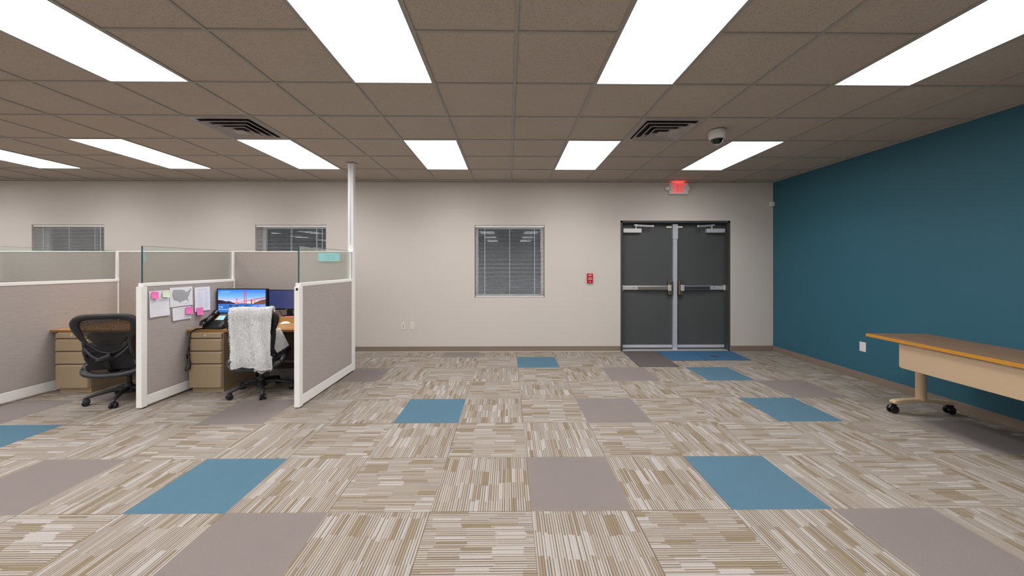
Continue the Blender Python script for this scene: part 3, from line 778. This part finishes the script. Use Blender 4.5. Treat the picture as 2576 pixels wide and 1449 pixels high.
pedestal(-5.035, 'tan four drawer pedestal left of the empty mesh chair')
pedestal(-3.565, 'tan four drawer pedestal with the phone cord hanging in front')
tag(B().box(-2.95, -2.17, 4.46, 4.76, 0, .15).build('storage_bin', M['grey_box'], bevel=.02), 'low grey bin on the floor under the monitor desk', 'bin')

# ------------------------------------------------------------------ monitors
def monitor(loc, rz, W, H, zb, label, scr, stand=True, back=.03):
    r = thing('monitor', label, 'monitor', loc, rz)
    B().box(-W / 2, W / 2, -.012, back, zb, zb + H).build('bezel', M['black_gloss'], r, bevel=.004)
    B().box(-W / 4, W / 4, back, back + .03, zb + H * .2, zb + H * .8).build('rear_housing', M['black'], r, bevel=.01)
    if stand:
        B().box(-.03, .03, back, back + .035, .01, zb + H * .5).build('stand_neck', M['black'], r, bevel=.004)
        B().lathe([(.085, 0), (.085, .006), (.075, .010), (.02, .012)], (0, .045, 0), 28).build('stand_base', M['black'], r, smooth=40)
    return r
m1 = monitor((-3.285, 4.48, DZ), -.03, .632, .312, .128, 'wide monitor showing a bridge at sunset', None)
sw, sh = .298, .142; zc = .128 + .158
q = B()
def R(x0, x1, z0, z1, d, mi): q.quad((x0, -.0125 - d * .0001, z0), (x1, -.0125 - d * .0001, z0), (x1, -.0125 - d * .0001, z1), (x0, -.0125 - d * .0001, z1), mi)
def PG(pts, d, mi): q.add([(x, -.0125 - d * .0001, z) for x, z in pts], [tuple(range(len(pts)))], mi)
z0, z1 = zc - sh, zc + sh; hz = zc - .035
R(-sw, sw, hz, z1, 1, 0); R(-sw, sw, z0, hz, 1, 1)
PG([(-sw, hz), (-sw, hz + .048), (-.24, hz + .044), (-.20, hz + .030), (-.16, hz + .036), (-.11, hz + .016), (-.02, hz + .004), (-.02, hz)], 2, 3)
PG([(.14, hz), (.15, hz + .01), (.22, hz + .04), (.26, hz + .052), (sw, hz + .058), (sw, hz)], 2, 4)
PG([(-.06, hz), (.0, hz + .008), (.1, hz + .004), (.16, hz)], 3, 3)
PG([(.02, z0), (.10, hz - .035), (.18, hz - .012), (sw, hz - .004), (sw, z0)], 2, 2)
for x, w, h in ((-.14, .05, .016), (-.06, .045, .014), (.06, .05, .014), (.2, .03, .01)): PG([(x - w / 2, hz - .03), (x - w / 4, hz - .03 + h), (x + w / 4, hz - .03 + h * .8), (x + w / 2, hz - .03)], 4, 3)
# bridge: near tower, far tower, deck, cables
for s in (-1, 1): R(.044 + s * .013 - .0035, .044 + s * .013 + .0035, hz - .005, z1 - .012, 5, 5)
for k in range(6): R(.034, .054, z1 - .024 - k * .028, z1 - .017 - k * .028, 5, 5)
R(-.072, -.067, hz, hz + .072, 5, 5); R(-.060, -.055, hz, hz + .072, 5, 5); R(-.072, -.055, hz + .05, hz + .054, 5, 5)
PG([(-.09, hz + .004), (-.09, hz + .010), (sw, hz + .086), (sw, hz + .076)], 6, 5)
PG([(.115, hz), (.115, hz + .052), (.13, hz + .058), (.13, hz)], 6, 4); PG([(.15, hz + .01), (.15, hz + .056), (.165, hz + .062), (.172, hz + .02)], 6, 6)
PG([(-.085, hz - .002), (-.085, hz + .02), (-.06, hz + .02), (-.05, hz)], 6, 6)
def cable(a, c, sag, n=10):
    for k in range(n):
        t0, t1 = k / n, (k + 1) / n
        f = lambda t: (a[0] + (c[0] - a[0]) * t, a[1] + (c[1] - a[1]) * t - sag * 4 * t * (1 - t))
        p, s_ = f(t0), f(t1); PG([p, s_, (s_[0], s_[1] + .0022), (p[0], p[1] + .0022)], 5, 5)
cable((-.064, hz + .072), (.044, z1 - .02), .055); cable((.044, z1 - .02), (.20, hz + .062), .02); cable((-sw, hz + .055), (-.064, hz + .07), .004)
q.text('7:15', .030, (-sw + .012, -.0133, z0 + .058), (1, 0, 0), (0, 0, 1), 7); q.text('Thursday, January 30', .018, (-sw + .008, -.0133, z0 + .034), (1, 0, 0), (0, 0, 1), 7)
R(-sw + .035, -.14, z1 - .030, z1 - .024, 3, 8); R(-sw + .035, -.16, z1 - .040, z1 - .035, 3, 8)
q.build('screen_image', [M[k] for k in ('s_sky', 's_sea', 's_sea2', 's_hill', 's_brown', 's_red', 's_orange', 's_white', 's_ltext')], m1, normals=False)
m2 = monitor((-2.84, 4.655, DZ + .0715), -.03, .485, .258, .085, 'second monitor with a plain dark blue screen, partly behind the partition', None)
B().quad((-.228, -.0127, .101), (.228, -.0127, .101), (.228, -.0127, .333), (-.228, -.0127, .333)).build('screen', M['screen_off'], m2, normals=False)
B().text('DELL', .011, (0, -.0129, .089), (1, 0, 0), (0, 0, 1), align='CENTER').build('bezel_logo', M['alu'], m2, normals=False)
q = B().tube([(-.12, .03, .10), (-.125, .035, .06), (-.11, .04, .03), (-.10, .05, .004)], .0035, 6); q.build('monitor_cable', M['black'], m2, smooth=60)

# ------------------------------------------------------------------ desk accessories
r = thing('monitor_riser', 'light wooden riser box carrying the second monitor', 'monitor riser', (-2.725, 4.69, DZ + .001))
B().box(-.17, .17, -.10, .10, .058, .070).box(-.17, -.158, -.10, .10, 0, .058).box(.158, .17, -.10, .10, 0, .058).box(-.158, .158, -.096, -.086, 0, .058).build('riser_box', M['light_wood'], r, bevel=.002)
tag(B().box(-.045, .045, -.032, .032, 0, .006).build('note_pad', M['pink'], loc=(-2.80, 4.632, DZ + .0715)), 'pink note pad lying on the wooden riser', 'note pad')
bpy.data.objects['note_pad'].rotation_euler = (0, 0, .12)
ms = B().grid(lambda u, v: ((u - .5) * .06 * (1 - .25 * (2 * v - 1) ** 2), (v - .5) * .11, .004 + .026 * math.sin(PI * v) ** .6 * math.sin(PI * min(max(u, .0), 1)) ** .5), 12, 14)
ms.box(-.024, .024, -.045, .045, 0, .006)
tag(ms.build('computer_mouse', M['white'], loc=(-2.767, 4.49, DZ + .001), smooth=60), 'white computer mouse on the desk by the partition', 'mouse').rotation_euler = (0, 0, -1.1)
r = thing('keyboard', 'black keyboard mostly hidden behind the fur covered chair', 'keyboard', (-3.0, 4.24, DZ + .001), .03)
B().box(-.22, .22, -.07, .07, 0, .014).build('keyboard_case', M['black'], r, bevel=.004)
q = B()
for a in range(14):
    for c in range(5): q.box(-.21 + a * .03, -.21 + a * .03 + .025, -.062 + c * .025, -.062 + c * .025 + .02, .014, .020)
q.build('keys', M['black_frame'], r)

# desk phone with handset and coil cord
r = thing('desk_phone', 'black desk phone with lit display and coiled cord', 'phone', (-3.355, 4.20, DZ + .001), -.12)
q = B(); q.prism([(-.10, 0), (.075, 0), (.075, .140), (.055, .150), (-.10, .028)], 0, -.105, .125); q.build('phone_body', M['black'], r, bevel=.006)
sl = lambda x, t, lift=.001: tuple(Vector((x, -.10 + .155 * t, .028 + .122 * t)) + Vector((0, -.618, .786)) * lift)
sc = B(); sc.quad(sl(-.03, .50), sl(.105, .50), sl(.105, .95), sl(-.03, .95)); sc.build('display_bezel', M['black_gloss'], r, normals=False)
sc = B(); sc.quad(sl(-.018, .55, .002), sl(.075, .55, .002), sl(.075, .90, .002), sl(-.018, .90, .002), 0)
sc.quad(sl(-.030, .52, .0022), sl(-.019, .52, .0022), sl(-.019, .92, .0022), sl(-.030, .92, .0022), 1); sc.quad(sl(.085, .78, .0022), sl(.098, .78, .0022), sl(.098, .9, .0022), sl(.085, .9, .0022), 1)
sc.build('display', [M['s_teal'], M['s_orange']], r, normals=False)
q = B()
for a in range(4):
    for c in range(4):
        p = Vector(sl(-.01 + a * .026, .10 + c * .10)); q.box(p.x - .009, p.x + .009, p.y - .006, p.y + .006, p.z - .004, p.z + .004)
q.build('phone_keys', M['black_frame'], r, bevel=.001)
hs = B(); hs.tube([(-.082, -.120, .040), (-.082, -.105, .075), (-.082, -.04, .110), (-.082, .01, .150), (-.082, .040, .172), (-.082, .065, .150)], [.028, .036, .025, .025, .038, .032], 12, flat=((1, 0, 0), 1.15))
hs.build('handset', M['black_gloss'], r, smooth=60)
cp = [(-.08, -.105, .02), (-.10, -.120, .010), (-.12, -.125, .008), (-.135, -.130, .008), (-.150, -.145, .002), (-.158, -.182, -.03), (-.161, -.192, -.12), (-.160, -.196, -.24), (-.150, -.198, -.33), (-.145, -.198, -.38), (-.158, -.200, -.425), (-.185, -.20, -.440), (-.205, -.20, -.436)]
def smooth_path(P, n):
    P = [Vector(p) for p in P]; out = []
    for i in range(len(P) - 1):
        p0, p1, p2, p3 = P[max(i - 1, 0)], P[i], P[i + 1], P[min(i + 2, len(P) - 1)]
        for k in range(n):
            t = k / n; out.append(.5 * ((2 * p1) + (p2 - p0) * t + (2 * p0 - 5 * p1 + 4 * p2 - p3) * t * t + (3 * p1 - p0 - 3 * p2 + p3) * t ** 3))
    out.append(P[-1]); return out
sp = smooth_path(cp, 40); q = B(); hel = []
for i, p in enumerate(sp):
    t = i * .95; d = (sp[min(i + 1, len(sp) - 1)] - sp[max(i - 1, 0)]).normalized(); a = d.orthogonal().normalized(); c = d.cross(a)
    rr = .0055 if i < 330 else .0055
    hel.append(p + a * rr * math.cos(t) + c * rr * math.sin(t))
q.tube(hel, .0028, 5); q.tube(sp[::6], .0035, 6)
q.tube(smooth_path([(-.165, -.196, -.18), (-.185, -.20, -.28), (-.175, -.20, -.33), (-.195, -.20, -.40), (-.205, -.20, -.436)], 8), .003, 6)
q.cyl((-.184, -.20, -.26), (-.180, -.20, -.31), .009, n=10)
q.build('phone_cord', M['black_gloss'], r, smooth=60)

# ------------------------------------------------------------------ office chairs
def office_chair(loc, rz, ang0, label, W=.265, top=.945, leg_r=.30):
    r = thing('office_chair', label, 'office chair', (loc[0], loc[1], 0), rz, 'black office chairs at the desks')
    # base: hub, five legs, casters
    B().lathe([(.055, .07), (.06, .085), (.055, .12), (.035, .135), (.033, .16), (.024, .17), (.024, .34), (.03, .345)], n=24).build('gas_column', M['black_frame'], r, smooth=40)
    for k in range(5):
        a = ang0 - rz + k * 2 * PI / 5; c, s = math.cos(a), math.sin(a)
        lg = B().tube([(c * .03, s * .03, .112), (c * .12, s * .12, .118), (c * leg_r * .75, s * leg_r * .75, .098), (c * leg_r * .97, s * leg_r * .97, .078), (c * leg_r * 1.0, s * leg_r, .066)], [.030, .026, .021, .018, .014], 10, flat=((0, 0, 1), .8)).build('base_leg', M['black_frame'], r, smooth=60)
        lg.parent = r
        t = Vector((-s, c, 0)); cc = Vector((c * (leg_r - .012), s * (leg_r - .012), .028)); q = B()
        for sd in (-1, 1):
            p0, p1 = cc + t * .008 * sd, cc + t * .030 * sd
            q.tube([p0, p0 + t * .004 * sd, p1 - t * .004 * sd, p1], [.024, .028, .028, .022], 18)
        q.cyl(cc - t * .009, cc + t * .009, .014, n=12); q.cyl((c * leg_r, s * leg_r, .03), (c * leg_r, s * leg_r, .07), .009, n=10)
        q.tube([cc + Vector((c * .02, s * .02, .018)) , cc + Vector((0, 0, .034)), cc - Vector((c * .02, s * .02, -.018))], [.014, .018, .014], 8)
        q.build('caster', M['black'], lg, smooth=50)
    # mechanism and seat
    B().box(-.09, .09, -.16, .12, .335, .385).box(-.12, .12, -.06, .02, .37, .40).build('tilt_mechanism', M['black'], r, bevel=.012)
    SS = .94
    sp = [(.13, .245, .415), (.215, .22, .425), (.250, .12, .435), (.255, 0, .435), (.262, -.10, .418), (.252, -.18, .390), (.21, -.245, .352), (.11, -.278, .332), (0, -.284, .328)]
    sp = [(x * SS, y, z) for x, y, z in sp]; path = sp + [(-x, y, z) for x, y, z in sp[-2::-1]]
    path = smooth_path(path, 4)
    B().tube(path, .036, 12, closed=True, flat=((.0, -.35, 1), .75)).build('seat_frame', M['black_frame'], r, smooth=60)
    B().grid(lambda u, v: ((u - .5) * .46, -.215 + .43 * v, .40 + .018 * v - .03 * math.sin(PI * u) + .018 * (1 - abs(2 * u - 1)) ** 0), 10, 10).build('seat_mesh', M['seat_cloth'], r, smooth=60)
    q = B()
    for x, y, z in ((.258, -.135, .448), (-.258, -.135, .448), (.226, -.218, .412), (-.226, -.218, .412)):
        q.lathe([(.009, -.006), (.009, .0), (.004, .002)], (x * 1.02, y * 1.06, z - .012), 10)
    q.build('seat_bolts', M['black'], r)
    # backrest frame: shield outline
    H = [(0, top, -.335), (W * .55, top - .002, -.333), (W * .88, top - .018, -.328), (W * 1.03, top - .062, -.322), (W * 1.0, top - .13, -.312), (W * .84, top - .22, -.298), (W * .66, top - .29, -.284), (W * .40, top - .345, -.272), (W * .14, top - .372, -.268), (0, top - .376, -.268)]
    path = [(x, y, z) for x, z, y in H] + [(-x, y, z) for x, z, y in H[-2:0:-1]]
    rr = [.026, .028, .034, .038, .032, .022, .015, .011, .010, .010]; rr = rr + rr[-2:0:-1]
    P = smooth_path(path + [path[0]], 4)[:-1]; Rr = []
    for i in range(len(path)):
        for k in range(4): Rr.append(rr[i] + (rr[(i + 1) % len(rr)] - rr[i]) * k / 4)
    B().tube(P, Rr, 12, closed=True, flat=((0, 1, 0), .6)).build('back_frame', M['black'], r, smooth=60)
    def bk(u, v):
        z = top - .372 + .365 * v; t = (top - z)
        hw = W * (1.0 if t < .13 else max(.1, 1.0 - (t - .13) / .24 * .9)); hw = min(hw, W * (1.0 if t > .06 else .9))
        return ((2 * u - 1) * hw, -.268 - .067 * (v ** 1.2) + .012 * (1 - (2 * u - 1) ** 2), z)
    B().grid(bk, 14, 16).build('back_mesh', M['mesh'], r, smooth=60)
    for s in (-1, 1):
        B().tube(smooth_path([(s * W * .80, -.298, top - .235), (s * W * .80, -.285, top - .34), (s * W * .84, -.24, .50), (s * W * .90, -.17, .435)], 5), [.014] * 5 + [.019] * 5 + [.024] * 6, 10).build('back_spar', M['black_frame'], r, smooth=60)
    lb = B().tube(smooth_path([(-W * .78, -.300, top - .31), (-W * .4, -.315, top - .40), (0, -.32, top - .425), (W * .4, -.315, top - .40), (W * .78, -.300, top - .31)], 5), .012, 8).build('lumbar_yoke', M['black_frame'], r, smooth=60)
    B().tube([(-.05, -.33, top - .435), (.06, -.33, top - .385)], [.024, .030], 14).build('lumbar_knob', M['black'], lb, smooth=40)
    B().grid(lambda u, v: ((2 * u - 1) * W * .78, -.262 + .03 * (2 * u - 1) ** 2 * -1, top - .27 - .10 * v + .02 * math.sin(PI * u)), 10, 3).build('lumbar_pad', M['black_frame'], r, smooth=60)
    # cloth closing the gap between the spars down to the seat
    B().grid(lambda u, v: ((2 * u - 1) * W * (.70 + .16 * (1 - v)), -.235 - .045 * v, .375 + (top - .30 - .375) * v), 8, 8).build('lower_back_cloth', M['seat_cloth'], r, smooth=60)
    # lower spine joining back to mechanism
    B().tube(smooth_path([(0, -.30, top - .40), (0, -.30, .48), (0, -.25, .37), (0, -.12, .35)], 4), .022, 10, flat=((0, 1, 0), .7)).build('back_spine', M['black'], r, smooth=60)
    return r
M['seat_cloth'] = base('dark seat cloth', srgb(26, 24, 26), .85, noise=(200, .3))
office_chair((-4.055, 3.888), .28, math.radians(223.5), 'black mesh office chair, empty, in the left cubicle', W=.224, top=.920, leg_r=.31)
ch2 = office_chair((-2.775, 4.075), .34, math.radians(234), 'black office chair under the white furry blanket', W=.198, top=.925, leg_r=.31)
# solid padded back shell on the blanket chair
q = B().grid(lambda u, v: ((2 * u - 1) * .200 * (1 - .35 * max(0, .45 - v)), -.292 - .05 * v + .03 * (2 * u - 1) ** 2, .44 + .48 * v), 12, 12)
nb = len(q.v); q.v += [(x, y + .025, z) for x, y, z in q.v[:nb]]; q.f += [[i + nb for i in f][::-1] for f in q.f]; q.m += [0] * (len(q.f) - len(q.m))
q.build('back_cushion', M['black'], ch2, smooth=60, normals=False)

# ------------------------------------------------------------------ furry blanket
def blanket():
    random.seed(11)
    r = thing('blanket', 'white furry blanket draped over the back of an office chair', 'blanket', (-2.775, 4.075, 0), .34)
    # centre line (y, z) from the rear hem over the top and down in front; length parameter 0..1
    C = smooth_path([(0, -.345, .372), (0, -.360, .45), (0, -.375, .65), (0, -.392, .85), (0, -.388, .935), (0, -.352, .968), (0, -.300, .95), (0, -.268, .86), (0, -.24, .70)], 8)
    nv = len(C) - 1; nu = 22
    def surf(u, v):
        f = v * nv; i = min(int(f), nv - 1); p = C[i].lerp(C[i + 1], f - i)
        x = -.170 + .357 * u
        if v < .6: x = x * (1 - .10 * (1 - v / .6)) + .004 * math.sin(v * 14 + u * 2)
        rear = 1 - min(1, v / .7)
        y = p.y - .012 * math.sin(u * 9 + 1) * rear - .010 * math.sin(u * 17 + v * 9) * rear
        z = p.z + (.018 * math.sin(u * 5 + .6) - .03 * max(0, u - .5)) * max(0, 1 - v / .12) if v < .12 else p.z + .006 * math.sin(u * 7)
        return Vector((x, y, z))
    def nrm(u, v):
        e = .01; a = surf(min(u + e, 1), v) - surf(max(u - e, 0), v); c = surf(u, min(v + e, 1)) - surf(u, max(v - e, 0)); n = a.cross(c).normalized()
        return n
    q = B(); w = nu + 1
    outer = [surf(i / nu, j / nv) + nrm(i / nu, j / nv) * .010 for j in range(nv + 1) for i in range(w)]
    inner = [surf(i / nu, j / nv) - nrm(i / nu, j / nv) * .006 for j in range(nv + 1) for i in range(w)]
    k = len(outer); fs = []
    for j in range(nv):
        for i in range(nu):
            a = j * w + i; fs += [(a, a + 1, a + w + 1, a + w), (k + a, k + a + w, k + a + w + 1, k + a + 1)]
    for i in range(nu): fs += [(i, k + i, k + i + 1, i + 1), (nv * w + i, nv * w + i + 1, k + nv * w + i + 1, k + nv * w + i)]
    for j in range(nv): fs += [(j * w, (j + 1) * w, k + (j + 1) * w, k + j * w), (j * w + nu, k + j * w + nu, k + (j + 1) * w + nu, (j + 1) * w + nu)]
    q.add(outer + inner, fs, 0)
    # folded under-layer peeking below the hem, and the tail lying at the right in front
    lay = []
    def under(u, v):
        x = .02 + .16 * u; z = .300 + .14 * v + .03 * (1 - math.sin(PI * min(1, u * 1.05 + .05)))
        return Vector((x, -.322 - .014 * math.sin(u * 8), z + .01 * math.sin(u * 11)))
    def tail(u, v):
        return Vector((.165 + .115 * u * (1 - v * .75), -.225 + .15 * u, .45 + .27 * v + .07 * u * (1 - v)))
    for fn in (under, tail):
        o_ = [fn(i / 8, j / 10) for j in range(11) for i in range(9)]; bk_ = [p + Vector((0, .014, 0)) for p in o_]
        q.add(o_ + bk_, [(j * 9 + i, j * 9 + i + 1, (j + 1) * 9 + i + 1, (j + 1) * 9 + i) for j in range(10) for i in range(8)] + [(99 + j * 9 + i, 99 + (j + 1) * 9 + i, 99 + (j + 1) * 9 + i + 1, 99 + j * 9 + i + 1) for j in range(10) for i in range(8)], 0)
    q.build('fleece', M['fur'], r, smooth=70, normals=False)
    f = B()
    def tuft(p, n, mi):
        lean = Vector((random.uniform(-.7, .7), random.uniform(-.3, .3), -random.uniform(.2, 1.5)))
        d1 = (n + lean * .35).normalized(); d2 = (n * .5 + lean).normalized(); L = random.uniform(.009, .023); wd = random.uniform(.0013, .0028)
        s = d1.cross(Vector((random.uniform(-1, 1), random.uniform(-1, 1), random.uniform(-1, 1)))).normalized() * wd
        m = p + d1 * L * .55; t = m + d2 * L * .55
        f.add([p - s, p + s, m + s * .8, m - s * .8, t], [(0, 1, 2, 3), (3, 2, 4)], mi)
    for _ in range(30000):
        u = random.random(); v = random.random() ** 1.0
        e = random.random()
        if e < .05: u = 0 if random.random() < .5 else 1
        elif e < .08: v = 0
        n = nrm(u, v)
        tuft(surf(u, v) + n * .009, n + Vector(((u - .5) * (1.5 if u in (0, 1) else .1), 0, 0)), 1 if random.random() < .03 else 0)
    for _ in range(2500):
        u, v = random.random(), random.random()
        tuft(under(u, v), Vector((0, -1, -.1)), 0); tuft(tail(u, v), Vector((.5, -.8, 0)), 0)
    f.build('fur', [M['fur'], M['fur_tip']], r, normals=False)
blanket()

# ------------------------------------------------------------------ flip top table by the teal wall
r = thing('flip_top_table', 'wood topped rolling table with tan modesty panel by the teal wall', 'table', (3.90, 2.72, 0), -.0)
r.rotation_euler = (0, 0, .0)
ANG = math.atan2(.062, 1.156)
r.location = (3.615, 3.594, 0); r.rotation_euler = (0, 0, -ANG)      # local origin: far left corner of the top; -y runs towards the viewer, +x to the wall
L = 1.83; D = .572; TH = .030; TZ = .737
B().box(.003, D, -L, 0, TZ - TH, TZ).build('table_top', M['table_wood'], r, bevel=.003)
B().box(0, .003, -L, 0, TZ - TH, TZ - .0005).build('edge_band', M['table_edge'], r)
q = B().prism([(-L + .30, .476), (-.315, .476), (-.300, .49), (-.300, .692), (-.306, .699), (-L + .31, .699), (-L + .30, .69)], 0, .024, .034); mp_ = q.build('modesty_panel', M['tan_table'], r, bevel=.002)
for y in (-.475, -1.05, -L + .40):
    B().box(.024, .034, y - .027, y + .027, .698, TZ - TH).build('panel_bracket', M['tan_table'], mp_)
for y in (-.16, -L + .16):
    B().lathe([(.036, .125), (.038, .135), (.038, .60), (.036, TZ - TH - .02)], (.365, y, 0), 32).build('column', M['tan_table'], r, smooth=40)
    B().box(.16, .52, y - .05, y + .05, TZ - TH - .03, TZ - TH).build('top_plate', M['tan_table'], r, bevel=.004)
    foot = B()
    P = [(.075, .095), (.09, .088), (.12, .090), (.30, .116), (.52, .092), (.575, .088), (.59, .095), (.59, .112), (.56, .122), (.42, .136), (.30, .142), (.20, .139), (.11, .128), (.078, .118)]
    P = [(.095 + (x - .075) * 1.09, z) for x, z in P]
    foot.prism(P, 1, y - .028, y + .028); fo = foot.build('foot', M['tan_table'], r, bevel=.006)
    for x in (.118, .638):
        q = B(); q.cyl((x, y, .095), (x, y, .06), .011, n=12)
        for sd in (-1, 1):
            a0 = Vector((x - .012, y + sd * .010, .036)); t = Vector((0, sd, 0))
            q.tube([a0, a0 + t * .004, a0 + t * .016, a0 + t * .020], [.031, .036, .036, .030], 22)
        q.cyl((x - .012, y - .01, .036), (x - .012, y + .01, .036), .020, n=14)
        q.tube([(x - .045, y, .045), (x - .03, y, .068), (x + .012, y, .076)], [.012, .018, .016], 8)
        q.build('caster', M['black_gloss'], fo, smooth=40)
B().box(.335, .395, -L + .2, -.2, TZ - TH - .06, TZ - TH - .02).build('cross_beam', M['tan_table'], r, bevel=.004)
